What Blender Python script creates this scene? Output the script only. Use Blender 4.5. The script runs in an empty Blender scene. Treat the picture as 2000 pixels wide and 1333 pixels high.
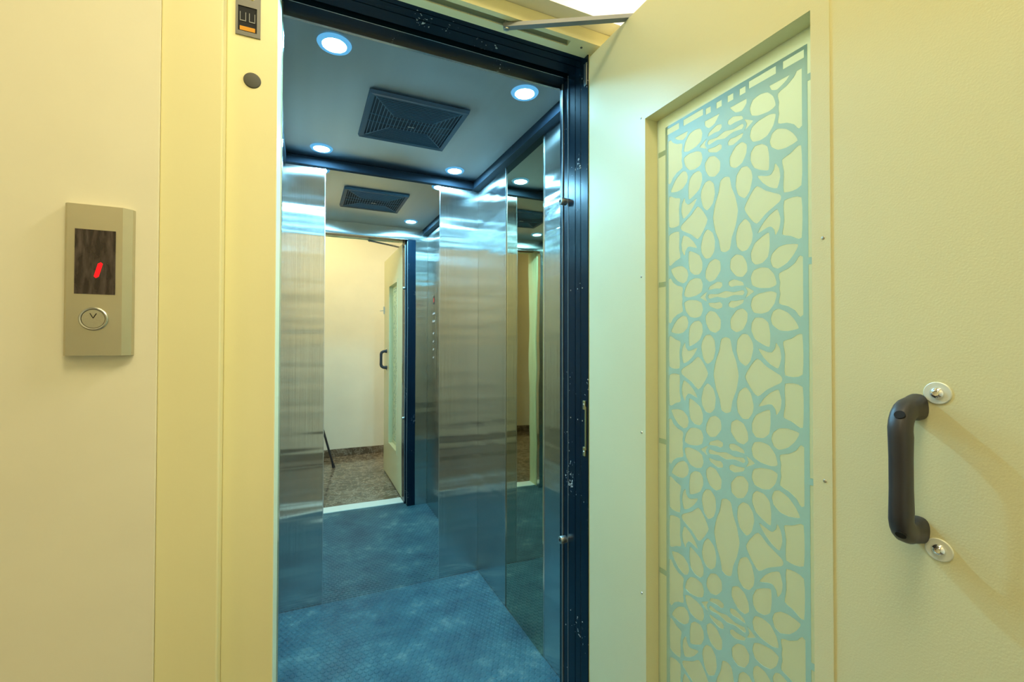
import bpy, bmesh, math, random
from mathutils import Vector, Matrix
random.seed(7)
S = bpy.context.scene
COL = S.collection
R = math.radians

# ------------------------------------------------------------------ camera
cam = bpy.data.cameras.new('camera_view')
cam.sensor_width = 36.0
cam.lens = 871.11 / 2000 * 36
cam.shift_x = 19.48 / 2000
cam.shift_y = -7.12 / 2000
cam.clip_start = 0.01
co = bpy.data.objects.new('camera_view', cam)
COL.objects.link(co)
yaw, pitch, roll = R(23.939), R(0.7356), R(0.1235)
fw = Vector((math.sin(yaw) * math.cos(pitch), math.cos(yaw) * math.cos(pitch), math.sin(pitch)))
r0 = Vector((math.cos(yaw), -math.sin(yaw), 0))
u0 = r0.cross(fw)
rr = r0 * math.cos(roll) + u0 * math.sin(roll)
uu = -r0 * math.sin(roll) + u0 * math.cos(roll)
m = Matrix(((rr.x, uu.x, -fw.x, 0), (rr.y, uu.y, -fw.y, 0), (rr.z, uu.z, -fw.z, 1.2), (0, 0, 0, 1)))
co.matrix_world = m
S.camera = co

# ------------------------------------------------------------------ world, lights, exposure
S.view_settings.view_transform = 'Standard'
S.view_settings.look = 'None'
S.view_settings.gamma = 1.0
S.view_settings.use_curve_mapping = False
S.view_settings.exposure = 0.0
W = bpy.data.worlds.new('world')
S.world = W
W.use_nodes = True
W.node_tree.nodes['Background'].inputs[0].default_value = (0.05, 0.045, 0.03, 1)
W.node_tree.nodes['Background'].inputs[1].default_value = 1.0
S.cycles.max_bounces = 14
S.cycles.glossy_bounces = 12
S.cycles.diffuse_bounces = 5
S.cycles.sample_clamp_indirect = 15

HALL_COL = (1.0, 0.87, 0.52)
HALL_W = 16.5
CAR_COL = (0.26, 0.68, 1.0)
CAR_EMIT = 1200.0
RING_EMIT = 0.8


def area(name, loc, size, power, col, rot=(0, 0, 0), shape='SQUARE'):
    l = bpy.data.lights.new(name, 'AREA')
    l.energy = power
    l.color = col
    l.shape = shape
    l.size = size
    o = bpy.data.objects.new(name, l)
    o.location = loc
    o.rotation_euler = rot
    COL.objects.link(o)
    return o


area('hall_ceiling_lamp', (0.0, 0.05, 2.62), 0.5, HALL_W, HALL_COL)
area('hall_far_lamp', (-1.5, -0.35, 2.62), 0.4, HALL_W * 0.45, HALL_COL)
area('hall_side_lamp', (1.02, 0.56, 2.58), 0.30, HALL_W * 1.35, (1.0, 0.92, 0.76))


# ------------------------------------------------------------------ materials
def mat(name, col=(0.8, 0.8, 0.8), rough=0.5, metal=0.0, spec=0.5, **kw):
    mt = bpy.data.materials.new(name)
    mt.use_nodes = True
    b = mt.node_tree.nodes['Principled BSDF']
    b.inputs['Base Color'].default_value = (*col, 1)
    b.inputs['Roughness'].default_value = rough
    b.inputs['Metallic'].default_value = metal
    b.inputs['Specular IOR Level'].default_value = spec
    for k, v in kw.items():
        b.inputs[k.replace('_', ' ')].default_value = v
    return mt


def N(mt, t, **kw):
    n = mt.node_tree.nodes.new(t)
    for k, v in kw.items():
        setattr(n, k, v)
    return n


def L(mt, a, b):
    mt.node_tree.links.new(a, b)


def noise(mt, scale=5, detail=3, vec=None, stretch=None, rough=0.5):
    n = N(mt, 'ShaderNodeTexNoise')
    n.inputs['Scale'].default_value = scale
    n.inputs['Detail'].default_value = detail
    n.inputs['Roughness'].default_value = rough
    g = N(mt, 'ShaderNodeNewGeometry')
    if stretch:
        mp = N(mt, 'ShaderNodeMapping')
        mp.inputs['Scale'].default_value = stretch
        L(mt, g.outputs['Position'], mp.inputs['Vector'])
        L(mt, mp.outputs[0], n.inputs['Vector'])
    else:
        L(mt, g.outputs['Position'], n.inputs['Vector'])
    return n


def ramp(mt, src, stops):
    r = N(mt, 'ShaderNodeValToRGB')
    el = r.color_ramp.elements
    while len(el) < len(stops):
        el.new(0.5)
    for e, (p, c) in zip(el, stops):
        e.position = p
        e.color = (*c, 1) if len(c) == 3 else c
    L(mt, src, r.inputs[0])
    return r


def bsdf(mt):
    return mt.node_tree.nodes['Principled BSDF']


def bump(mt, hsrc, strength, dist=0.001, prev=None):
    b = N(mt, 'ShaderNodeBump')
    b.inputs['Strength'].default_value = strength
    b.inputs['Distance'].default_value = dist
    L(mt, hsrc, b.inputs['Height'])
    if prev:
        L(mt, prev.outputs[0], b.inputs['Normal'])
    L(mt, b.outputs[0], bsdf(mt).inputs['Normal'])
    return b


def painted(name, c1, c2, rough, bscale, bstr, spec=0.4, vscale=2.5):
    mt = mat(name, c1, rough, spec=spec)
    n = noise(mt, vscale, 4)
    r = ramp(mt, n.outputs['Fac'], [(0.3, c1), (0.7, c2)])
    L(mt, r.outputs[0], bsdf(mt).inputs['Base Color'])
    b = noise(mt, bscale, 2)
    bump(mt, b.outputs['Fac'], bstr, 0.0008)
    return mt


M_WALL = painted('plaster_cream', (0.80, 0.755, 0.57), (0.76, 0.715, 0.54), 0.55, 60, 0.25, vscale=5)
M_FRAME = painted('frame_paint', (0.80, 0.74, 0.42), (0.77, 0.71, 0.40), 0.38, 220, 0.08)
M_DOOR = painted('door_paint', (0.70, 0.665, 0.40), (0.67, 0.635, 0.38), 0.36, 420, 0.22, spec=0.5)
M_CEIL = mat('hall_ceiling_white', (0.8, 0.78, 0.7), 0.8)


def marble(name):
    mt = mat(name, rough=0.12)
    n = noise(mt, 3.5, 8, rough=0.75)
    v = N(mt, 'ShaderNodeTexVoronoi', feature='DISTANCE_TO_EDGE')
    v.inputs['Scale'].default_value = 15
    g = N(mt, 'ShaderNodeNewGeometry')
    mx = N(mt, 'ShaderNodeMix', data_type='VECTOR')
    mx.inputs['Factor'].default_value = 0.35
    L(mt, g.outputs['Position'], mx.inputs['A'])
    L(mt, n.outputs['Color'], mx.inputs['B'])
    L(mt, mx.outputs['Result'], v.inputs['Vector'])
    r1 = ramp(mt, n.outputs['Fac'], [(0.35, (0.05, 0.036, 0.022)), (0.65, (0.18, 0.135, 0.085))])
    r2 = ramp(mt, v.outputs['Distance'], [(0.0, (1, 1, 1)), (0.035, (0, 0, 0))])
    m2 = N(mt, 'ShaderNodeMix', data_type='RGBA')
    L(mt, r2.outputs[0], m2.inputs['Factor'])
    L(mt, r1.outputs[0], m2.inputs['A'])
    m2.inputs['B'].default_value = (0.5, 0.44, 0.34, 1)
    L(mt, m2.outputs['Result'], bsdf(mt).inputs['Base Color'])
    return mt


M_MARBLE = marble('brown_marble')


def brushed(name, col, rough, tangent=None, wave=0.25, aniso=1.0, stripe=(900, 900, 2), spread=0):
    mt = mat(name, col, rough, metal=1.0, Anisotropic=aniso)
    if tangent is None:   # horizontal, across the vertical grain
        g = N(mt, 'ShaderNodeNewGeometry')
        c = N(mt, 'ShaderNodeVectorMath', operation='CROSS_PRODUCT')
        L(mt, g.outputs['True Normal'], c.inputs[0])
        c.inputs[1].default_value = (0, 0, 1)
    else:
        c = N(mt, 'ShaderNodeCombineXYZ')
        for i in range(3):
            c.inputs[i].default_value = tangent[i]
    L(mt, c.outputs[0], bsdf(mt).inputs['Tangent'])
    n = noise(mt, 1.0, 3, stretch=stripe)
    r = ramp(mt, n.outputs['Fac'], [(0.35, tuple(x * 0.97 for x in col)), (0.65, tuple(min(1, x * 1.02) for x in col))])
    L(mt, r.outputs[0], bsdf(mt).inputs['Base Color'])
    w = noise(mt, 1.0, 1, stretch=(1.3, 1.3, 15.0))
    bp = bump(mt, w.outputs['Fac'], wave, 0.004)
    if spread:            # fine vertical grain: the normal is scattered sideways only
        f = noise(mt, 1.0, 1, stretch=(6000, 6000, 1.5))
        sb = N(mt, 'ShaderNodeMath', operation='SUBTRACT')
        L(mt, f.outputs['Fac'], sb.inputs[0])
        sb.inputs[1].default_value = 0.5
        ml = N(mt, 'ShaderNodeMath', operation='MULTIPLY')
        L(mt, sb.outputs[0], ml.inputs[0])
        ml.inputs[1].default_value = spread
        sc_ = N(mt, 'ShaderNodeVectorMath', operation='SCALE')
        L(mt, c.outputs[0], sc_.inputs[0])
        L(mt, ml.outputs[0], sc_.inputs['Scale'])
        ad = N(mt, 'ShaderNodeVectorMath', operation='ADD')
        L(mt, sc_.outputs[0], ad.inputs[0])
        L(mt, bp.outputs[0], ad.inputs[1])
        nm = N(mt, 'ShaderNodeVectorMath', operation='NORMALIZE')
        L(mt, ad.outputs[0], nm.inputs[0])
        L(mt, nm.outputs[0], bsdf(mt).inputs['Normal'])
    return mt


M_STEEL = brushed('brushed_steel_vertical', (0.68, 0.69, 0.66), 0.155, wave=0.7, spread=0.9)
M_CEILPAN = brushed('satin_steel_ceiling', (0.52, 0.54, 0.53), 0.42, tangent=(1, 0, 0), wave=0.05, stripe=(14, 0.4, 1))
M_MIRROR = mat('mirror_steel', (0.80, 0.82, 0.78), 0.012, metal=1.0)
_w = noise(M_MIRROR, 1.0, 1, stretch=(3, 3, 2.5))
bump(M_MIRROR, _w.outputs['Fac'], 0.10, 0.004)
M_MIRROR_SIDE = mat('mirror_steel_bronze', (0.52, 0.52, 0.36), 0.02, metal=1.0)
_w = noise(M_MIRROR_SIDE, 1.0, 1, stretch=(3, 3, 4))
bump(M_MIRROR_SIDE, _w.outputs['Fac'], 0.22, 0.004)
M_CHROME = mat('chrome', (0.85, 0.86, 0.88), 0.12, metal=1.0)
M_EDGE = mat('polished_edge', (0.85, 0.88, 0.9), 0.2, metal=1.0)
M_ZINC = mat('zinc', (0.55, 0.55, 0.5), 0.32, metal=1.0)
M_ARM = mat('closer_grey', (0.22, 0.23, 0.23), 0.5, metal=0.3)
M_STRIP = mat('worn_edge_grey', (0.20, 0.24, 0.25), 0.35, metal=0.5)
M_BRASS = mat('brass', (0.7, 0.6, 0.3), 0.35, metal=1.0)


def black_paint(name, col=(0.003, 0.012, 0.023)):
    mt = mat(name, col, 0.22, spec=0.22)
    n = noise(mt, 150, 2)
    n2 = noise(mt, 7, 2)
    ma = N(mt, 'ShaderNodeMath', operation='MULTIPLY')
    L(mt, n.outputs['Fac'], ma.inputs[0])
    L(mt, n2.outputs['Fac'], ma.inputs[1])
    r = ramp(mt, ma.outputs[0], [(0.425, col), (0.445, (0.45, 0.45, 0.42))])
    L(mt, r.outputs[0], bsdf(mt).inputs['Base Color'])
    return mt


M_BLACK = black_paint('black_gloss_paint')
M_TRIM = mat('dark_trim', (0.006, 0.013, 0.022), 0.7, spec=0.2)
M_VENT = mat('vent_plastic', (0.011, 0.032, 0.052), 0.45)
M_SLAT = mat('vent_slat_plastic', (0.032, 0.075, 0.11), 0.4)
M_VENTDARK = mat('vent_dark', (0.004, 0.006, 0.01), 0.8)
M_RUBBER = mat('handle_black', (0.030, 0.028, 0.032), 0.42)
M_DARK = mat('recess_black', (0.004, 0.004, 0.004), 0.9)
M_GREY = mat('knob_grey', (0.085, 0.085, 0.072), 0.7)

M_MAT = mat('blue_rubber', (0.10, 0.20, 0.28), 0.42, spec=0.30)
_n = noise(M_MAT, 5, 6, rough=0.7)
_r = ramp(M_MAT, _n.outputs['Fac'], [(0.36, (0.012, 0.052, 0.072)), (0.56, (0.034, 0.100, 0.115)), (0.72, (0.16, 0.23, 0.21))])
L(M_MAT, _r.outputs[0], bsdf(M_MAT).inputs['Base Color'])
M_SILL = mat('sill_aluminium', (0.72, 0.75, 0.66), 0.45, metal=0.2)


def emit(name, col, s):
    mt = bpy.data.materials.new(name)
    mt.use_nodes = True
    nt = mt.node_tree
    nt.nodes.clear()
    e = nt.nodes.new('ShaderNodeEmission')
    e.inputs[0].default_value = (*col, 1)
    e.inputs[1].default_value = s
    o = nt.nodes.new('ShaderNodeOutputMaterial')
    nt.links.new(e.outputs[0], o.inputs[0])
    return mt


M_LAMP = emit('lamp_white_blue', CAR_COL, CAR_EMIT)
M_RING = emit('lamp_blue_ring', (0.16, 0.58, 1.0), RING_EMIT)
M_RED = emit('led_red', (1.0, 0.01, 0.01), 2.2)
M_ORANGE = emit('led_orange', (1.0, 0.42, 0.04), 0.9)

M_FROST = mat('frosted_glass', (0.80, 0.85, 0.74), 0.42, spec=0.9)
_nt = M_FROST.node_tree
_tr = _nt.nodes.new('ShaderNodeBsdfTranslucent')
_tr.inputs[0].default_value = (0.82, 0.94, 0.80, 1)
_mx = _nt.nodes.new('ShaderNodeMixShader')
_mx.inputs[0].default_value = 0.80
_nt.links.new(bsdf(M_FROST).outputs[0], _mx.inputs[1])
_nt.links.new(_tr.outputs[0], _mx.inputs[2])
_nt.links.new(_mx.outputs[0], _nt.nodes['Material Output'].inputs['Surface'])
M_LATT = mat('lattice_aqua', (0.38, 0.56, 0.46), 0.42, spec=0.6)


# ------------------------------------------------------------------ helpers
def tag(o, label=None, cat=None, group=None, kind=None):
    if label: o['label'] = label
    if cat: o['category'] = cat
    if group: o['group'] = group
    if kind: o['kind'] = kind
    return o


def wloc(o):
    v = Vector((0, 0, 0))
    while o is not None:
        v = v + o.location
        o = o.parent
    return v


def mk(name, bm, mt, parent=None, smooth=False, origin=None):
    """link a bmesh given in world coordinates as ONE object whose origin is at its own centre"""
    if origin is None:
        lo = Vector([min(v.co[i] for v in bm.verts) for i in range(3)])
        hi = Vector([max(v.co[i] for v in bm.verts) for i in range(3)])
        c = (lo + hi) / 2
    else:
        c = Vector(origin)
    for v in bm.verts:
        v.co -= c
    me = bpy.data.meshes.new(name)
    bmesh.ops.recalc_face_normals(bm, faces=bm.faces)
    bm.to_mesh(me)
    bm.free()
    if smooth:
        for p in me.polygons: p.use_smooth = True
        me.set_sharp_from_angle(angle=R(38))
    me.materials.append(mt)
    o = bpy.data.objects.new(name, me)
    COL.objects.link(o)
    if parent is not None:
        o.parent = parent
        o.location = c - wloc(parent)
    else:
        o.location = c
    return o


def thing(name, loc, label, cat, group=None, kind=None):
    o = bpy.data.objects.new(name, None)
    o.empty_display_size = 0.05
    o.location = loc
    COL.objects.link(o)
    return tag(o, label, cat, group, kind)


def box(bm, x0, x1, y0, y1, z0, z1, bev=0.0, seg=2):
    g = bmesh.ops.create_cube(bm, size=1.0, matrix=Matrix.Translation(((x0 + x1) / 2, (y0 + y1) / 2, (z0 + z1) / 2)) @ Matrix.Diagonal((x1 - x0, y1 - y0, z1 - z0, 1)))
    if bev:
        es = list({e for v in g['verts'] for e in v.link_edges})
        bmesh.ops.bevel(bm, geom=es, offset=bev, segments=seg, affect='EDGES', profile=0.5)
    return bm


def B(*a, **k):
    return box(bmesh.new(), *a, **k)


def cyl(bm, c, axis, r, h, n=24, r2=None, bev=0.0):
    """cylinder centred at c along axis (unit vector)"""
    q = Vector((0, 0, 1)).rotation_difference(Vector(axis)).to_matrix().to_4x4()
    g = bmesh.ops.create_cone(bm, cap_ends=True, segments=n, radius1=r, radius2=r if r2 is None else r2, depth=h, matrix=Matrix.Translation(c) @ q)
    if bev:
        es = [e for e in {e for v in g['verts'] for e in v.link_edges} if len(e.link_faces) == 2 and any(len(f.verts) > 4 for f in e.link_faces)]
        bmesh.ops.bevel(bm, geom=es, offset=bev, segments=2, affect='EDGES', profile=0.5)
    return bm


def lathe(bm, prof, c, axis, n=32):
    """prof: list of (radius, height along axis)"""
    q = Vector((0, 0, 1)).rotation_difference(Vector(axis)).to_matrix()
    rings = []
    for r, h in prof:
        if r < 1e-6:
            rings.append([bm.verts.new(q @ Vector((0, 0, h)) + Vector(c))])
        else:
            rings.append([bm.verts.new(q @ Vector((r * math.cos(2 * math.pi * i / n), r * math.sin(2 * math.pi * i / n), h)) + Vector(c)) for i in range(n)])
    for a, b in zip(rings, rings[1:]):
        for i in range(n):
            j = (i + 1) % n
            if len(a) == 1: bm.faces.new((a[0], b[i], b[j]))
            elif len(b) == 1: bm.faces.new((a[i], a[j], b[0]))
            else: bm.faces.new((a[i], a[j], b[j], b[i]))
    return bm


def sweep(bm, pts, rad, n=16, cap=True, sq=1.0):
    """tube along pts; rad: list of (ra, rb) half sizes: ra along y, rb in the bend plane"""
    rings = []
    side = Vector((0, 1, 0))
    for i, p in enumerate(pts):
        a = Vector(pts[max(0, i - 1)])
        b = Vector(pts[min(len(pts) - 1, i + 1)])
        t = (b - a).normalized()
        nn = t.cross(side).normalized()
        ra, rb = rad[i]
        pw = lambda v: math.copysign(abs(v) ** sq, v)
        rings.append([bm.verts.new(Vector(p) + side * ra * pw(math.cos(2 * math.pi * k / n)) + nn * rb * pw(math.sin(2 * math.pi * k / n))) for k in range(n)])
    for a, b in zip(rings, rings[1:]):
        for k in range(n):
            j = (k + 1) % n
            bm.faces.new((a[k], a[j], b[j], b[k]))
    if cap:
        bm.faces.new(rings[0])
        bm.faces.new(rings[-1])
    return bm


def rod(bm, a, b, r, n=12, r2=None):
    a, b = Vector(a), Vector(b)
    d = b - a
    return cyl(bm, (a + b) / 2, d.normalized(), r, d.length, n, r2)


def ring_prism(bm, x0, x1, oy0, oy1, oz0, oz1, iy0, iy1, iz0, iz1):
    """slab between x0 and x1 with a rectangular hole"""
    def loop(x, a, b, c, d): return [bm.verts.new((x, y, z)) for y, z in ((a, c), (b, c), (b, d), (a, d))]
    o0, i0, o1, i1 = loop(x0, oy0, oy1, oz0, oz1), loop(x0, iy0, iy1, iz0, iz1), loop(x1, oy0, oy1, oz0, oz1), loop(x1, iy0, iy1, iz0, iz1)
    for k in range(4):
        j = (k + 1) % 4
        bm.faces.new((o0[k], o0[j], i0[j], i0[k]))
        bm.faces.new((o1[k], o1[j], i1[j], i1[k]))
        bm.faces.new((o0[k], o0[j], o1[j], o1[k]))
        bm.faces.new((i0[k], i0[j], i1[j], i1[k]))
    return bm


def struct(name, bm, mt, parent=None, label=None):
    o = mk(name, bm, mt, parent)
    if parent is None: tag(o, label, None, None, 'structure')
    return o


# ------------------------------------------------------------------ dimensions (metres)
JL, JR = -0.05, 0.69          # door opening
SOF = 1.976                   # soffit of the door frame
CX0, CX1 = -0.115, 0.846      # inside of the lift car
CY0, CY1 = 1.15, 2.22
CZ = 2.05
MXA, MXB = 0.085, 0.634       # back mirror
MYA, MYB = 1.506, 1.862       # side mirrors
ZT = 2.012

# ------------------------------------------------------------------ setting: landing
struct('floor', B(-2.4, 2.8, -1.2, 0.95, -0.1, 0.0), M_MARBLE, label='brown veined marble floor of the landing')
struct('ceiling', B(-2.4, 2.8, -1.2, 0.91, 2.7, 2.8), M_CEIL, label='plain white landing ceiling')
bm = B(-2.4, -0.224, 0.91, 1.05, 0, 2.7)
box(bm, -0.224, 0.864, 0.91, 1.05, ZT, 2.7)
box(bm, 0.864, 2.8, 0.91, 1.05, 0, 2.7)
struct('wall_front', bm, M_WALL, label='cream plastered wall around the lift doorway')
struct('wall_back', B(-0.62, 2.8, -0.72, -0.60, 0, 2.7), M_WALL, label='cream landing wall behind the photographer, seen in the mirror')
struct('wall_back_recess', B(-2.4, -0.62, -1.2, -1.1, 0, 2.7), M_WALL, label='deeper part of the cream wall behind the photographer')
struct('wall_left', B(-2.5, -2.4, -1.2, 1.05, 0, 2.7), M_WALL)
struct('wall_right', B(2.8, 2.9, -0.72, 1.05, 0, 2.7), M_WALL)
struct('baseboard_back', B(-0.632, 2.8, -0.60, -0.588, 0, 0.075, 0.002), M_MARBLE, label='brown marble skirting along the landing back wall')
struct('baseboard_recess', B(-2.4, -0.632, -1.10, -1.088, 0, 0.075, 0.002), M_MARBLE)

# ------------------------------------------------------------------ door frame of the landing
fr = thing('door_frame', (0.32, 0.95, 0), 'yellow cream painted steel frame with black inner lining around the lift doorway', 'door frame')
for sgn, name in ((-1, 'stile'), (1, 'stile')):
    if sgn < 0:
        mk('architrave', B(-0.224, -0.1345, 0.916, 1.0, 0, ZT - 0.001, 0.0025), M_FRAME, fr)
        mk('stile', B(-0.1345, JL, 0.952, 1.01, 0, SOF, 0.0015), M_FRAME, fr)
    else:
        mk('stile', B(JR + 0.002, 0.7785, 0.992, 1.05, 0, SOF, 0.0015), M_FRAME, fr)
        mk('architrave', B(0.78, 0.862, 0.944, 1.0, 0, ZT, 0.0015), M_FRAME, fr)
# head with closer channel cut into the soffit
hb = bmesh.new()
box(hb, -0.1375, 0.7785, 0.952, 0.966, SOF, 2.011)
box(hb, -0.1375, 0.7785, 0.986, 1.01, SOF, 2.011)
box(hb, 0.622, 0.7785, 0.966, 0.986, SOF, 2.011)
box(hb, -0.1375, 0.16, 0.966, 0.986, SOF, 2.011)
box(hb, 0.16, 0.622, 0.966, 0.986, 1.992, 2.011)
mk('frame_head', hb, M_FRAME, fr)
mk('sill', B(JL, JR, 0.95, 1.062, -0.05, 0.004, 0.001), M_SILL, fr)
# black inner lining, ribbed
def liner(bm, side):
    # side: -1 left jamb, 1 right jamb, 0 head
    segs = [(1.010, 1.024, 0.0), (1.024, 1.027, 0.003), (1.027, 1.050, 0.0), (1.050, 1.053, 0.003), (1.053, 1.087, 0.0)]
    for y0, y1, d in segs:
        if side == 1: box(bm, JR + d, JR + 0.03, y0, y1, 0, SOF + 0.03)
        elif side == -1: box(bm, JL - 0.03, JL - d, y0, y1, 0, SOF + 0.03)
        else: box(bm, JL, JR, y0, y1, SOF + d, SOF + 0.03)
    return bm
ln = fr
b_ = liner(bmesh.new(), 1)
box(b_, JR, JR + 0.003, 0.992, 1.010, 0, SOF - 0.001)
mk('jamb_lining', b_, M_BLACK, ln)['label'] = 'ribbed black painted inner lining'
mk('jamb_lining', liner(bmesh.new(), -1), M_FRAME, ln)
mk('head_lining', liner(bmesh.new(), 0), M_BLACK, ln)
mk('jamb_edge_strip', B(JR - 0.001, JR + 0.004, 1.0872, 1.0892, 0.02, SOF - 0.006), M_STRIP, ln)
for z in (1.609, 0.639):
    bb = cyl(bmesh.new(), (JR - 0.010, 1.100, z), (1, 0, 0), 0.0105, 0.020, 24, bev=0.0015)
    bo = mk('bolt', bb, M_ZINC, ln, smooth=True)
    mk('hex_socket', cyl(bmesh.new(), (JR - 0.0202, 1.100, z), (1, 0, 0), 0.0045, 0.001, 6), M_DARK, bo)
bm = bmesh.new()
box(bm, JR - 0.004, JR - 0.0005, 1.000, 1.010, 1.022, 1.046, 0.0008)
box(bm, JR - 0.004, JR - 0.0005, 1.000, 1.010, 0.898, 0.922, 0.0008)
box(bm, JR - 0.003, JR - 0.0005, 0.997, 1.002, 0.915, 1.03)
lp = mk('lock_striker', bm, M_BRASS, ln)
for z in (1.035, 0.909):
    mk('screw', lathe(bmesh.new(), [(0, 0.002), (0.002, 0.0015), (0.0032, 0)], (JR - 0.004, 1.005, z), (-1, 0, 0), 12), M_ZINC, lp)
mk('hinge_plate', B(JR - 0.003, JR - 0.0003, 0.994, 1.006, 1.895, 1.955, 0.0008), M_ZINC, ln)
for z in (1.35, 0.99, 0.45):
    for y in (1.017, 1.04, 1.075):
        mk('rivet', lathe(bmesh.new(), [(0, 0.001), (0.0012, 0.0008), (0.0018, 0)], (JR, y, z), (-1, 0, 0), 10), M_ZINC, ln)

# closer arm
ca = thing('door_closer', (0.444, 0.976, 1.965), 'grey steel door closer arm between the frame head slot and the open door', 'door closer')
mk('slide_channel', (lambda b: (box(b, 0.162, 0.620, 0.9665, 0.9685, 1.9775, 1.9915), box(b, 0.162, 0.620, 0.9835, 0.9855, 1.9775, 1.9915), b)[-1])(bmesh.new()), M_ZINC, ca)
bm = bmesh.new()
a_, b2_ = Vector((0.444, 0.976, 0)), Vector((0.712, 0.822, 0))
d_ = (b2_ - a_).normalized()
n_ = Vector((-d_.y, d_.x, 0)) * 0.0075
for z0, z1 in ((1.9640, 1.9735),):
    vs = [bm.verts.new((p + s * n_ + Vector((0, 0, z)))) for z in (z0, z1) for p, s in ((a_ - d_ * 0.008, -1), (b2_, -1), (b2_, 1), (a_ - d_ * 0.008, 1))]
    for f in ((0, 1, 2, 3), (4, 5, 6, 7), (0, 1, 5, 4), (1, 2, 6, 5), (2, 3, 7, 6), (3, 0, 4, 7)):
        bm.faces.new([vs[i] for i in f])
mk('arm', bm, M_ARM, ca)
mk('slider_pin', cyl(bmesh.new(), (0.444, 0.976, 1.972), (0, 0, 1), 0.006, 0.024, 16, bev=0.001), M_ZINC, ca, smooth=True)
mk('screw', cyl(bmesh.new(), (0.659, 0.976, 1.9755), (0, 0, 1), 0.003, 0.002, 12), M_GREY, fr)

# lock / indicator plate on the left stile
ip = thing('lock_plate', (-0.0995, 0.952, 1.86), 'small dark metal lock plate with orange strip, high on the left stile', 'lock plate')
bm = bmesh.new()
px0, px1, pz0, pz1 = -0.1205, -0.0795, 1.774, 1.905
# plate with an opening
for a in ((px0, px1, pz0, 1.782), (px0, px0 + 0.004, 1.782, 1.829), (px1 - 0.006, px1, 1.782, 1.829), (px0, px1, 1.829, pz1)):
    box(bm, a[0], a[1], 0.9500, 0.9519, a[2], a[3])
mk('plate', bm, mat('plate_grey', (0.12, 0.12, 0.11), 0.45, metal=0.6), ip)
mk('recess', B(px0 + 0.004, px1 - 0.006, 0.9513, 0.9519, 1.782, 1.829), M_VENTDARK, ip)
mk('lit_strip', B(-0.1135, -0.0885, 0.9500, 0.9512, 1.784, 1.791), M_ORANGE, ip)
for x in (-0.1085, -0.0935):
    bm = bmesh.new()
    for q in ((x - 0.005, x - 0.004, 1.802, 1.818), (x + 0.004, x + 0.005, 1.802, 1.818), (x - 0.005, x + 0.005, 1.801, 1.8025)):
        box(bm, q[0], q[1], 0.9504, 0.9512, q[2], q[3])
    mk('contact_clip', bm, M_ARM, ip)
for x, z in ((-0.1135, 1.846), (-0.0935, 1.846), (-0.1135, 1.893), (-0.0935, 1.893)):
    mk('screw', lathe(bmesh.new(), [(0, 0.0015), (0.0025, 0.001), (0.0036, 0)], (x, 0.95, z), (0, -1, 0), 14), M_BRASS, ip)
kn = mk('rubber_stop', lathe(bmesh.new(), [(0, 0.0035), (0.009, 0.0032), (0.0135, 0.002), (0.0148, 0)], (-0.0925, 0.952, 1.693), (0, -1, 0), 40), M_GREY, smooth=True)
tag(kn, 'round flat grey rubber plug on the left stile below the lock plate', 'plug')

# ------------------------------------------------------------------ call panel on the wall
cp = thing('call_panel', (-0.297, 0.91, 1.18), 'brushed steel call panel with red digit display, on the wall left of the doorway', 'call panel')
M_PANEL = brushed('panel_steel', (0.60, 0.56, 0.42), 0.42, wave=0.02, stripe=(12, 12, 12), aniso=0.5)
bm = bmesh.new()
X = [(-0.340, 0.9095), (-0.338, 0.900), (-0.334, 0.8955), (-0.266, 0.8955), (-0.2555, 0.9035), (-0.2535, 0.9095)]
lo_ = [bm.verts.new((x, y, 1.179)) for x, y in X]
hi_ = [bm.verts.new((x, y, 1.415)) for x, y in X]
for i in range(5):
    bm.faces.new((lo_[i], lo_[i + 1], hi_[i + 1], hi_[i]))
bm.faces.new(lo_); bm.faces.new(hi_); bm.faces.new((lo_[0], lo_[5], hi_[5], hi_[0]))
mk('body', bm, M_PANEL, cp)
YF = 0.8955
scrm = mat('display_glass', (0.035, 0.022, 0.022), 0.18, spec=0.8)
_n = noise(scrm, 1, 4, stretch=(140, 10, 25))
_r = ramp(scrm, _n.outputs['Fac'], [(0.4, (0.020, 0.012, 0.012)), (0.75, (0.10, 0.075, 0.07))])
L(scrm, _r.outputs[0], bsdf(scrm).inputs['Base Color'])
sc = mk('display', B(-0.3245, -0.2745, YF - 0.0008, YF, 1.275, 1.376), scrm, cp)
bm = bmesh.new()
def slant_bar(bm, x, z0, z1, w, y, sl=0.18):
    pts = [(x - w / 2, z0 + w * .4), (x, z0), (x + w / 2, z0 + w * .4), (x + w / 2, z1 - w * .4), (x, z1), (x - w / 2, z1 - w * .4)]
    f = [bm.verts.new((px + (pz - z0) * sl, y, pz)) for px, pz in pts]
    k = [bm.verts.new((px + (pz - z0) * sl, y + 0.0003, pz)) for px, pz in pts]
    bm.faces.new(f); bm.faces.new(k)
    for i in range(6):
        bm.faces.new((f[i], f[(i + 1) % 6], k[(i + 1) % 6], k[i]))
slant_bar(bm, -0.2985, 1.3005, 1.3255, 0.0060, YF - 0.0012, .24)
mk('digit', bm, M_RED, sc)
cr = (-0.3005, YF, 1.2365)
mk('button_ring', lathe(bmesh.new(), [(0.0150, 0.0030), (0.0168, 0.0034), (0.0182, 0.0022), (0.0184, 0)], cr, (0, -1, 0), 48), M_ZINC, cp, smooth=True)
M_BTN = brushed('button_steel', (0.62, 0.60, 0.50), 0.33, wave=0, stripe=(500, 500, 500), aniso=0.2)
bt = mk('call_button', lathe(bmesh.new(), [(0, 0.0024), (0.0142, 0.0024), (0.0150, 0.0016), (0.0150, 0)], cr, (0, -1, 0), 48), M_BTN, cp, smooth=True)
bm = bmesh.new()
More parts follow.
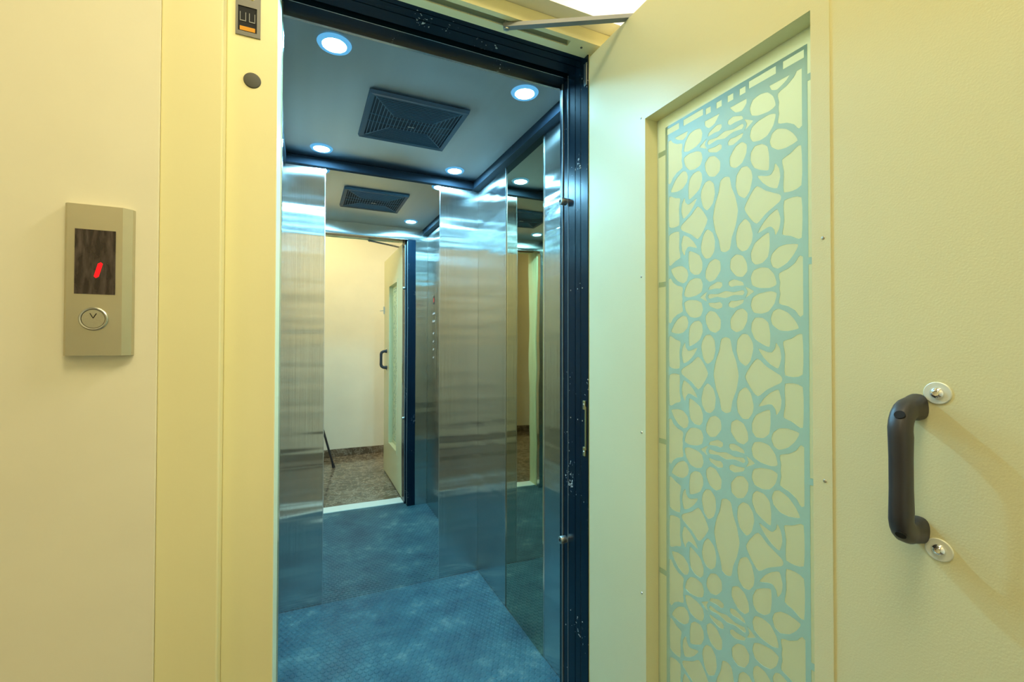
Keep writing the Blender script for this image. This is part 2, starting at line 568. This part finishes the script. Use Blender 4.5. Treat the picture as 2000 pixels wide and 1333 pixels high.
for s in (-1, 1):
    a, b = Vector((cr[0] + s * 0.0040, YF - 0.0025, cr[2] + 0.0085)), Vector((cr[0], YF - 0.0025, cr[2] + 0.0010))
    rod(bm, a, b, 0.0006, 6)
mk('down_arrow', bm, M_DARK, bt)

# ------------------------------------------------------------------ landing door, standing open
DX = 0.69
D0, D1 = 0.14, 0.984
dr = thing('door_1', (DX + 0.02, D1, 0.0), 'cream metal lift door standing open, with a tall patterned glass window', None, None, 'structure')
WY0, WY1, WZ0, WZ1 = 0.417, 0.770, 0.32, 1.699
mk('door_leaf', ring_prism(bmesh.new(), DX, DX + 0.044, D0, D1, 0.012, 1.963, WY0, WY1, WZ0, WZ1), M_DOOR, dr)
mk('glazing_bead', ring_prism(bmesh.new(), DX - 0.0022, DX - 0.0001, WY0 - 0.026, WY1 + 0.024, WZ0 - 0.025, WZ1 + 0.025, WY0, WY1, WZ0, WZ1), M_DOOR, dr)
for y, zs in ((0.783, (1.706, 1.349, 1.002, 0.647)), (0.401, (1.354, 1.002, 0.65, 1.709))):
    for z in zs:
        mk('screw', lathe(bmesh.new(), [(0, 0.0014), (0.0018, 0.0011), (0.0026, 0)], (DX - 0.0022, y, z), (-1, 0, 0), 12), M_ZINC, dr)
mk('frosted_pane', B(DX + 0.0330, DX + 0.0385, WY0, WY1, WZ0, WZ1), M_FROST, dr)

# floral lattice: cells of one quadrant round a medallion (u across, v up), mirrored four ways
UC = 0.594
Q = {
    'D': [(.012, .064), (.023, .071), (.036, .066), (.044, .052), (.045, .038), (.036, .029), (.023, .032), (.011, .047)],
    'E': [(.053, .025), (.058, .036), (.071, .039), (.084, .036), (.094, .024), (.098, .008), (.087, .004), (.068, .006), (.056, .012)],
    'F': [(.054, .055), (.053, .069), (.060, .084), (.074, .093), (.086, .097), (.087, .075), (.084, .057), (.074, .048), (.061, .047)],
    'G': [(.041, .131), (.050, .121), (.055, .101), (.053, .088), (.045, .077), (.035, .076), (.026, .086), (.024, .105), (.029, .122)],
    'H': [(.089, .049), (.092, .060), (.103, .069), (.117, .071), (.135, .067), (.128, .053), (.117, .041), (.102, .034), (.093, .038)],
    'J': [(.066, .101), (.076, .116), (.088, .127), (.101, .133), (.106, .116), (.104, .101), (.098, .091), (.096, .100), (.090, .107), (.083, .107)],
    'L': [(.113, .144), (.1405, .141), (.1405, .077), (.123, .084), (.110, .089), (.113, .110)],
    'B': [(.007, .024), (.018, .027), (.036, .020), (.039, .012), (.022, .013), (.012, .012), (.006, .017)],
}
SYM_V = {  # symmetric about v = 0, mirrored in u
    'M': [(.1405, .046), (.131, .037), (.119, .029), (.105, .024), (.107, .010), (.106, 0), (.107, -.010), (.105, -.024), (.119, -.029), (.131, -.037), (.1405, -.046)],
    'C': [(.040, .011), (.049, .007), (.059, 0), (.049, -.007), (.040, -.011), (.045, 0)],
}
SYM_U = {'A': [(.036, .005), (.018, .003), (0, .007), (-.018, .003), (-.036, .005), (-.040, 0), (-.036, -.005), (-.018, -.003), (0, -.007), (.018, -.003), (.036, -.005), (.040, 0)]}
MID_U = [(0, .081), (.009, .085), (.013, .105), (.021, .125), (.026, .151), (.021, .177), (.013, .197), (.009, .217), (0, .221), (-.009, .217), (-.013, .197), (-.021, .177), (-.026, .151), (-.021, .125), (-.013, .105), (-.009, .085)]
MID_K = [(.042, .151), (.052, .133), (.064, .120), (.080, .133), (.103, .146), (.106, .151), (.103, .156), (.080, .169), (.064, .182), (.052, .169)]


def chaikin(p, it=2):
    for _ in range(it):
        q = []
        for a, b in zip(p, p[1:] + p[:1]):
            q.append((a[0] * .8 + b[0] * .2, a[1] * .8 + b[1] * .2))
            q.append((a[0] * .2 + b[0] * .8, a[1] * .2 + b[1] * .8))
        p = q
    return p


def smooth_cell(p, off=0.0012, n=4):
    # rounded closed outline through the points, then widened a little
    out = []
    m_ = len(p)
    for i in range(m_):
        p0, p1, p2, p3 = (Vector(p[(i + k - 1) % m_]) for k in range(4))
        for j in range(n):
            t = j / n
            c = 0.5 * ((2 * p1) + (p2 - p0) * t + (2 * p0 - 5 * p1 + 4 * p2 - p3) * t * t + (3 * p1 - p0 - 3 * p2 + p3) * t ** 3)
            out.append(p1.lerp(p2, t) * 0.5 + c * 0.5)
    ar = sum(a.x * b.y - b.x * a.y for a, b in zip(out, out[1:] + out[:1]))
    sg = 1 if ar > 0 else -1
    res = []
    for i in range(len(out)):
        d = (out[(i + 1) % len(out)] - out[i - 1])
        if d.length > 1e-9:
            d.normalize()
            res.append((out[i].x + sg * d.y * off, out[i].y - sg * d.x * off))
    return res


def clip(p, v, keep_below=True):
    out = []
    s = 1 if keep_below else -1
    for a, b in zip(p, p[1:] + p[:1]):
        ia, ib = s * a[1] <= s * v, s * b[1] <= s * v
        if ia: out.append(a)
        if ia != ib:
            t = (v - a[1]) / (b[1] - a[1])
            out.append((a[0] + t * (b[0] - a[0]), v))
    return out


def parea(p):
    return abs(sum(a[0] * b[1] - b[0] * a[1] for a, b in zip(p, p[1:] + p[:1]))) / 2


ZTOP, ZBOT = 1.640, 0.362
holes = []
meds = [1.594, 1.292, 0.990, 0.688, 0.386]
for z in meds:
    for su in (1, -1):
        for sv in (1, -1):
            for k, p in Q.items():
                if k == 'L' and sv < 0 and z != meds[-1]: continue
                holes.append([(su * u, z + sv * v) for u, v in p] if k != 'L' or z == meds[-1] and sv < 0 else None)
                if holes[-1] is None:
                    holes[-1] = [(su * u, z + v) for u, v in p]
            # the lower mirror image of L under each medallion
            if sv < 0 and z != meds[-1]:
                holes.append([(su * u, z - v) for u, v in Q['L']])
        for p in SYM_V.values():
            holes.append([(su * u, z + v) for u, v in p])
        if z != meds[-1]:
            holes.append([(su * u, z - v) for u, v in MID_K])
    holes.append([(u, z + v) for u, v in SYM_U['A']])
    if z != meds[-1]:
        holes.append([(u, z - v) for u, v in MID_U])
def seg_dist(p, a, b):
    ax, ay = a; bx, by = b; px_, py_ = p
    dx, dy = bx - ax, by - ay
    q_ = dx * dx + dy * dy
    t = 0 if q_ < 1e-14 else max(0, min(1, ((px_ - ax) * dx + (py_ - ay) * dy) / q_))
    return math.hypot(px_ - ax - t * dx, py_ - ay - t * dy)


def bb(p):
    return min(u for u, _ in p), max(u for u, _ in p), min(v for _, v in p), max(v for _, v in p)


offs = [0.0028] * len(holes)
cells = [None] * len(holes)
todo = set(range(len(holes)))
for _ in range(6):
    for i in todo:
        h = clip(smooth_cell(holes[i], offs[i]), ZTOP, True)
        if len(h) >= 3: h = clip(h, ZBOT, False)
        h = [(max(-.1425, min(.1425, u)), v) for u, v in h] if len(h) >= 3 else None
        cells[i] = h if h and parea(h) > 4e-5 else None
    bbs = [bb(c) if c else None for c in cells]
    bad = set()
    for i in range(len(cells)):
        if not cells[i]: continue
        for j in range(i + 1, len(cells)):
            if not cells[j]: continue
            A, B_ = bbs[i], bbs[j]
            g_ = 0.0045
            if A[0] > B_[1] + g_ or B_[0] > A[1] + g_ or A[2] > B_[3] + g_ or B_[2] > A[3] + g_: continue
            ci, cj = cells[i], cells[j]
            if any(seg_dist(p, a, b) < g_ for p in ci for a, b in zip(cj, cj[1:] + cj[:1])):
                bad |= {i, j}
    if not bad: break
    for i in bad: offs[i] = max(offs[i] - 0.0008, -0.0008)
    todo = bad
final = [c for c in cells if c]
# the upper edge: long slots and small square teeth, then side slots outside the border bar
outer_y = 0.151
for a, b in ((0.112, 0.146), (0.050, 0.100)):
    for s in (1, -1): final.append([(s * a, 1.655), (s * b, 1.655), (s * b, 1.668), (s * a, 1.668)])
for x in (-0.0375, -0.0125, 0.0125, 0.0375):
    final.append([(x - 0.006, 1.652), (x + 0.006, 1.652), (x + 0.006, 1.664), (x - 0.006, 1.664)])
cu = bpy.data.curves.new('tmp_lattice', 'CURVE')
cu.dimensions = '2D'
cu.fill_mode = 'BOTH'
def spl(p):
    s = cu.splines.new('POLY')
    s.points.add(len(p) - 1)
    for q, (u, v) in zip(s.points, p): q.co = (u, v, 0, 1)
    s.use_cyclic_u = True
def outer():
    pts = [(-outer_y, 0.352), (outer_y, 0.352)]
    tabs = [0.40, 0.70, 0.985, 1.33, 1.62]
    T = 0.172
    for t in tabs:
        w = 0.0055
        pts += [(outer_y, t - w), (T, t - w), (T, t + w), (outer_y, t + w)]
    pts += [(outer_y, 1.652)]
    pts += [(outer_y, 1.674), (-outer_y, 1.674)]
    for t in tabs[::-1]:
        w = 0.0055
        pts += [(-outer_y, t + w), (-T, t + w), (-T, t - w), (-outer_y, t - w)]
    return pts
spl(outer())
for h in final: spl(h)
cu.extrude = 0.0003
tmp = bpy.data.objects.new('tmp_lattice', cu)
COL.objects.link(tmp)
dg = bpy.context.evaluated_depsgraph_get()
me = bpy.data.meshes.new_from_object(tmp.evaluated_get(dg))
bpy.data.objects.remove(tmp)
me.name = 'floral_lattice'
# curve (u, v, w) -> world: y = UC - u, z = v, x = w
for v in me.vertices:
    u, vv, w = v.co
    v.co = (w, -u, vv - 1.0)
me.materials.clear()
me.materials.append(M_LATT)
lt = bpy.data.objects.new('floral_lattice', me)
COL.objects.link(lt)
lt.parent = dr
lt.location = Vector((DX + 0.0326, UC, 1.0)) - wloc(dr)
lt['label'] = 'pale aqua floral cut-out lattice behind the glass'

# pull handle
path, rad = [], []
GX, FX = DX - 0.052, DX
zb, zt, rb = 0.974, 1.122, 0.030
yf, yg = 0.2945, 0.2885
path += [(FX - 0.0003, yf, zb - 0.001), (FX - 0.008, yf, zb), (FX - 0.016, yf - 0.001, zb)]
rad += [(0.0108, 0.0160), (0.0108, 0.0155), (0.0106, 0.0142)]
for i in range(7):
    a = math.pi / 2 * i / 6
    path.append((GX + rb - rb * math.sin(a), yf - 0.001 + (yg - yf + 0.001) * i / 6, zb + rb - rb * math.cos(a)))
    rad.append((0.0104, 0.0128))
path += [(GX, yg, 1.03), (GX, yg, 1.066)]
rad += [(0.0100, 0.0118)] * 2
for i in range(7):
    a = math.pi / 2 * i / 6
    path.append((GX + rb - rb * math.cos(a), yg + (yf - 0.001 - yg) * i / 6, zt - rb + rb * math.sin(a)))
    rad.append((0.0104, 0.0128))
path += [(FX - 0.016, yf - 0.001, zt), (FX - 0.008, yf, zt), (FX - 0.0003, yf, zt + 0.001)]
rad += [(0.0106, 0.0142), (0.0108, 0.0155), (0.0108, 0.0160)]
ho = mk('handle', sweep(bmesh.new(), path, rad, 24, sq=0.72), M_RUBBER, dr, smooth=True)
ho['label'] = 'black pull handle'
for z, s in ((zt, 1), (zb, -1)):
    c = Vector((GX + rb - (rb + 0.0118) * 0.80, 0.2875, z - s * rb + s * (rb + 0.0118) * 0.60))
    mk('screw_recess', cyl(bmesh.new(), c, Vector((-0.80, -0.1, s * 0.60)).normalized(), 0.0052, 0.003, 20), M_DARK, ho)
for z in (1.1415, 0.956):
    w = mk('washer', lathe(bmesh.new(), [(0.004, 0.0016), (0.0125, 0.0016), (0.0132, 0.001), (0.0132, 0)], (DX, 0.2755, z), (-1, 0, 0), 32), M_SILL, dr, smooth=True)
    b_ = mk('bolt_head', lathe(bmesh.new(), [(0, 0.0050), (0.003, 0.0056), (0.0050, 0.0046), (0.0068, 0.0025), (0.007, 0.0015)], (DX, 0.2755, z), (-1, 0, 0), 24), M_CHROME, w, smooth=True)
bm = bmesh.new()
box(bm, DX - 0.012, DX - 0.0001, 0.150, 0.162, 1.47, 1.54, 0.001)
rod(bm, (DX - 0.006, 0.156, 1.505), (DX - 0.045, 0.156, 1.498), 0.004, 12)
mk('lock_latch', bm, M_ZINC, dr)

# ------------------------------------------------------------------ the lift car
car = thing('elevator_car', (0.365, 1.685, 0), 'small lift car lined with brushed and mirror steel panels', 'elevator')
T_ = 0.02
PT = 2.016
def panel(name, x0, x1, y0, y1, mt, z1=PT):
    return mk(name, B(x0, x1, y0, y1, 0.0, z1, 0.0008, 1), mt, car)
panel('wall_panel', CX0, MXA - 0.001, CY1, CY1 + T_, M_STEEL)
bmir = panel('mirror_panel', MXA + 0.001, MXB - 0.001, CY1 - 0.001, CY1 + T_, M_MIRROR)
bmir['label'] = 'mirror polished panel in the back wall'
panel('wall_panel', MXB + 0.001, CX1, CY1, CY1 + T_, M_STEEL)
for x in (MXA, MXB):
    mk('edge_strip', B(x - 0.0011, x + 0.0011, CY1 - 0.0022, CY1 + 0.002, 0, PT), M_EDGE, car)
for (xa, xb, xe) in ((CX1, CX1 + T_, CX1), (CX0 - T_, CX0, CX0)):
    s = -1 if xe > 0 else 1
    panel('wall_panel', xa, xb, CY0, MYA - 0.001, M_STEEL)
    q = panel('mirror_panel', min(xa, xa + s * 0.001), xb if xe > 0 else xb + 0.001, MYA + 0.001, MYB - 0.001, M_MIRROR_SIDE)
    if xe > 0:            # this sheet sits very slightly askew in its bay
        q.rotation_euler.z = R(-0.85)
    q['label'] = 'bronze tinted mirror panel in the side wall'
    panel('wall_panel', xa, xb, MYB + 0.001, CY1 + T_, M_STEEL)
    for y in (MYA, MYB):
        mk('edge_strip', B(min(xe, xe + s * 0.0022), max(xe, xe + s * 0.0022), y - 0.0011, y + 0.0011, 0, PT), M_EDGE, car)
# front returns, header
mk('front_return', B(0.757, CX1, 1.128, CY0, 0, PT, 0.001), M_STEEL, car)
mk('front_return', B(CX0, -0.064, 1.128, CY0, 0, PT, 0.001), M_STEEL, car)
mk('front_header', B(CX0, CX1, 1.1465, CY0 + 0.001, SOF - 0.012, CZ, 0.001), M_STEEL, car)
def cjamb(x0, x1, lipx):
    bm = bmesh.new()
    box(bm, x0, x1, 1.108, 1.149, 0, SOF)
    n = 4
    w = (x1 - x0) / (n * 2 + 1)
    for i in range(n):
        box(bm, x0 + w * (2 * i + 1), x0 + w * (2 * i + 2), 1.149, 1.1515, 0, SOF - 0.012)
    return bm
mk('car_jamb', cjamb(0.700, 0.757, 0), M_BLACK, car)
mk('car_jamb', cjamb(-0.064, -0.048, 0), M_STEEL, car)
mk('jamb_edge_strip', B(0.6965, 0.7005, 1.130, 1.1335, 0.01, SOF - 0.005, 0.0005), M_STRIP, car)
mk('car_header', B(-0.064, 0.757, 1.102, 1.1463, SOF - 0.004, 2.03), M_BLACK, car)
mk('header_edge_strip', B(-0.048, 0.700, 1.1440, 1.152, SOF - 0.0135, SOF - 0.0118), M_EDGE, car)
mk('header_edge_strip', B(-0.048, 0.700, 1.1015, 1.1035, SOF - 0.0050, SOF - 0.0042), M_EDGE, car)
# floor
fl = mk('floor_mat', B(CX0, CX1, 1.064, CY1, -0.03, -0.0008), M_MAT, car)
bm = bmesh.new()
P = 0.0225
row = 0
y = 1.10
while y < CY1 - 0.006:
    x = CX0 + (P / 2 if row % 2 else 0) + 0.006
    while x < CX1 - 0.005:
        b0 = [bm.verts.new((x + P * 0.47 * math.cos(R(60 * i + 30)), y + P * 0.47 * math.sin(R(60 * i + 30)), -0.0007)) for i in range(6)]
        t0 = [bm.verts.new((x + P * 0.37 * math.cos(R(60 * i + 30)), y + P * 0.37 * math.sin(R(60 * i + 30)), 0.0009)) for i in range(6)]
        for i in range(6):
            j = (i + 1) % 6
            bm.faces.new((b0[i], b0[j], t0[j], t0[i]))
        bm.faces.new(t0)
        x += P
    y += P * 0.866
    row += 1
st = mk('raised_studs', bm, M_MAT, fl)
st['kind'] = 'stuff'
# ceiling
cpn = mk('ceiling_panel', B(CX0, CX1, CY0, CY1 + T_, CZ, CZ + 0.02), M_CEILPAN, car)
bm = bmesh.new()
tw, th = 0.036, 0.042
box(bm, CX1 - tw, CX1 + T_, CY0, CY1 + T_, CZ - 0.040, CZ - 0.0002, 0.001)
mk('ceiling_trim', bm, M_TRIM, car)
mk('ceiling_trim', B(CX0 - T_, CX0 + tw, CY0, CY1 + T_, CZ - 0.040, CZ - 0.0002, 0.001), M_TRIM, car)
mk('ceiling_trim', B(CX0 + tw, CX1 - tw, CY1 - 0.016, CY1 + T_, CZ - 0.038, CZ - 0.0002, 0.001), M_TRIM, car)

# downlights
LB = ['near left one, above the doorway end of the lift car', 'near right one, close to the doorway lining', 'far left one, by the back mirror', 'far right one, in the back corner of the car']
for (x, y), w in zip(((0.073, 1.343), (0.678, 1.342), (0.064, 2.088), (0.672, 2.092)), LB):
    t = thing('ceiling_light', (x, y, CZ - 0.006), 'round white recessed ceiling light, ' + w, 'light', 'round ceiling lights of the lift car')
    mk('trim_ring', lathe(bmesh.new(), [(0.0325, 0.001), (0.0328, 0.0055), (0.0370, 0.0068), (0.0440, 0.0050), (0.0470, 0.0)], (x, y, CZ), (0, 0, -1), 48), M_RING, t, smooth=True)
    mk('lamp_lens', lathe(bmesh.new(), [(0, 0.0058), (0.020, 0.0056), (0.0325, 0.0046)], (x, y, CZ), (0, 0, -1), 48), M_LAMP, t, smooth=True)

# ceiling fan grille
gx, gy = 0.372, 1.707
GZ = CZ - 0.012
gv = thing('ceiling_vent', (gx, gy, CZ), 'square dark blue slatted fan grille in the middle of the car ceiling', 'vent')
H_ = 0.178
I_ = 0.158
bm = bmesh.new()
def zring(bm, o, i, z0, z1, z2):
    a = [bm.verts.new((gx + s * o, gy + t * o, z0)) for s, t in ((-1, -1), (1, -1), (1, 1), (-1, 1))]
    b = [bm.verts.new((gx + s * (o - .004), gy + t * (o - .004), z1)) for s, t in ((-1, -1), (1, -1), (1, 1), (-1, 1))]
    c = [bm.verts.new((gx + s * i, gy + t * i, z2)) for s, t in ((-1, -1), (1, -1), (1, 1), (-1, 1))]
    d = [bm.verts.new((gx + s * i, gy + t * i, z0)) for s, t in ((-1, -1), (1, -1), (1, 1), (-1, 1))]
    for k in range(4):
        j = (k + 1) % 4
        bm.faces.new((a[k], a[j], b[j], b[k])); bm.faces.new((b[k], b[j], c[j], c[k])); bm.faces.new((c[k], c[j], d[j], d[k]))
zring(bm, H_, I_, CZ - 0.0002, CZ - 0.012, CZ - 0.009)
mk('frame', bm, M_VENT, gv)
mk('backing', B(gx - I_, gx + I_, gy - I_, gy + I_, CZ - 0.0012, CZ - 0.0003), M_VENTDARK, gv)
ix, iy = 0.075, 0.048
def dome(x, y):   # grille bulges down a little in the middle
    k = max(abs(x) / I_, abs(y) / I_)
    return CZ - 0.0085 - 0.008 * (1 - k)
def slat(name, x0, y0, x1, y1, w=0.0018, h=0.0022):
    bm = bmesh.new()
    a, b = Vector((x0, y0, 0)), Vector((x1, y1, 0))
    d = (b - a).normalized()
    n = Vector((-d.y, d.x, 0)) * w / 2
    vs = []
    for p in (a, b):
        z = dome(p.x, p.y)
        for s in (-1, 1):
            for dz in (0, h):
                q = p + n * s
                vs.append(bm.verts.new((gx + q.x, gy + q.y, z + dz)))
    for f in ((0, 1, 3, 2), (4, 5, 7, 6), (0, 1, 5, 4), (2, 3, 7, 6), (0, 2, 6, 4), (1, 3, 7, 5)):
        bm.faces.new([vs[i] for i in f])
    return mk(name, bm, M_SLAT, gv)
for s in (-1, 1):
    for t in (-1, 1):
        slat('corner_rib', s * I_, t * I_, s * ix, t * iy, 0.0028)
    k = 0
    while ix + k * 0.0125 < I_ - 0.004:
        x = ix + k * 0.0125
        hl = iy + (x - ix) * (I_ - iy) / (I_ - ix)
        slat('slat', s * x, -hl, s * x, hl)
        k += 1
    k = 0
    while iy + k * 0.0105 < I_ - 0.004:
        y = iy + k * 0.0105
        hl = ix + (y - iy) * (I_ - ix) / (I_ - iy)
        slat('slat', -hl, s * y, hl, s * y, 0.0018)
        k += 1
    slat('cross_rib', -I_, s * 0.028, -ix, s * 0.024); slat('cross_rib', ix, s * 0.024, I_, s * 0.028)
    slat('cross_rib', -ix, s * 0.024, ix, s * 0.024)
x = -ix + 0.014
while x < ix - 0.004:
    slat('slat', x, -iy, x, iy)
    x += 0.0136
mk('makers_badge', B(gx - 0.013, gx - 0.002, gy - 0.002, gy + 0.003, CZ - 0.0185, CZ - 0.0172), M_ZINC, gv)
mk('makers_badge', B(gx + 0.001, gx + 0.012, gy - 0.002, gy + 0.003, CZ - 0.0185, CZ - 0.0172), M_ZINC, gv)

# car operating panel on the right wall near the doorway
op = thing('control_panel', (CX1, 1.34, 1.05), 'slim steel push-button panel on the right wall of the car beside the doorway', 'control panel')
FXX = CX1 - 0.004
mk('face_plate', B(FXX, CX1 - 0.0002, 1.255, 1.405, 0.95, 1.62, 0.001), M_STEEL, op)
dsp = mk('display', B(FXX - 0.001, FXX, 1.325, 1.37, 1.475, 1.535), scrm, op)
bm = bmesh.new()
box(bm, FXX - 0.0014, FXX - 0.001, 1.345, 1.349, 1.49, 1.52)
mk('digit', bm, M_RED, dsp)
for z, ys in ((1.405, (1.33, 1.365)), (1.350, (1.33, 1.365)), (1.265, (1.348,)), (1.208, (1.348,)), (1.152, (1.348,)), (1.095, (1.348,))):
    for y in ys:
        b_ = mk('button', lathe(bmesh.new(), [(0, 0.003), (0.0095, 0.003), (0.0115, 0.002), (0.012, 0)], (FXX, y, z), (-1, 0, 0), 24), M_CHROME, op, smooth=True)
        mk('button_light', cyl(bmesh.new(), (FXX - 0.0032, y, z), (1, 0, 0), 0.0035, 0.0004, 12), emit_w if 'emit_w' in globals() else globals().setdefault('emit_w', emit('button_white', (0.7, 0.85, 1), 1.5)), b_)

# ------------------------------------------------------------------ the photographer's tripod, caught in the mirror
tp = thing('tripod', (0.0, -0.12, 0), 'black camera tripod whose foot shows at the left edge of the back mirror', 'tripod')
ap = Vector((0.0, -0.12, 0.98))
for f in (Vector((0.27, -0.16, 0.012)), Vector((-0.20, 0.05, 0.012)), Vector((-0.12, -0.38, 0.012))):
    mid = ap.lerp(f, 0.5)
    lg = mk('leg', (lambda b: (rod(b, ap.lerp(f, 0.03), mid, 0.013, 14), rod(b, mid, f, 0.0095, 14), b)[-1])(bmesh.new()), M_RUBBER, tp, smooth=True)
    mk('clamp', rod(bmesh.new(), ap.lerp(f, 0.48), ap.lerp(f, 0.53), 0.017, 14), M_RUBBER, lg, smooth=True)
    mk('rubber_foot', (lambda b: (rod(b, f + Vector((0, 0, -0.011)), f + (ap - f).normalized() * 0.035, 0.016, 14, 0.012), b)[-1])(bmesh.new()), M_RUBBER, lg, smooth=True)
mk('centre_column', rod(bmesh.new(), (0, -0.12, 0.80), (0, -0.12, 1.12), 0.012, 16), M_RUBBER, tp, smooth=True)
mk('head', B(-0.03, 0.03, -0.15, -0.09, 1.115, 1.14, 0.006), M_RUBBER, tp)
M_CAMB = mat('camera_body', (0.02, 0.02, 0.02), 0.5)
cmr = thing('camera', (0, -0.12, 1.14), 'black stills camera on top of the tripod', 'camera')
dv = Vector((math.sin(yaw), math.cos(yaw), 0))
cb = bmesh.new()
box(cb, -0.065, 0.065, -0.025, 0.025, -0.048, 0.04, 0.010, 3)
box(cb, -0.022, 0.022, -0.022, 0.024, 0.038, 0.062, 0.006, 2)
bmesh.ops.transform(cb, matrix=Matrix.Translation(Vector((0, -0.0, 1.19)) - dv * 0.115) @ Matrix.Rotation(-yaw, 4, 'Z'), verts=cb.verts)
mk('body', cb, M_CAMB, cmr)
mk('lens', lathe(bmesh.new(), [(0.030, 0.0), (0.031, 0.03), (0.036, 0.035), (0.036, 0.072), (0.033, 0.074), (0.030, 0.066), (0.012, 0.060), (0, 0.060)], Vector((0, 0, 1.2)) - dv * 0.090, dv, 32), M_CAMB, cmr, smooth=True)
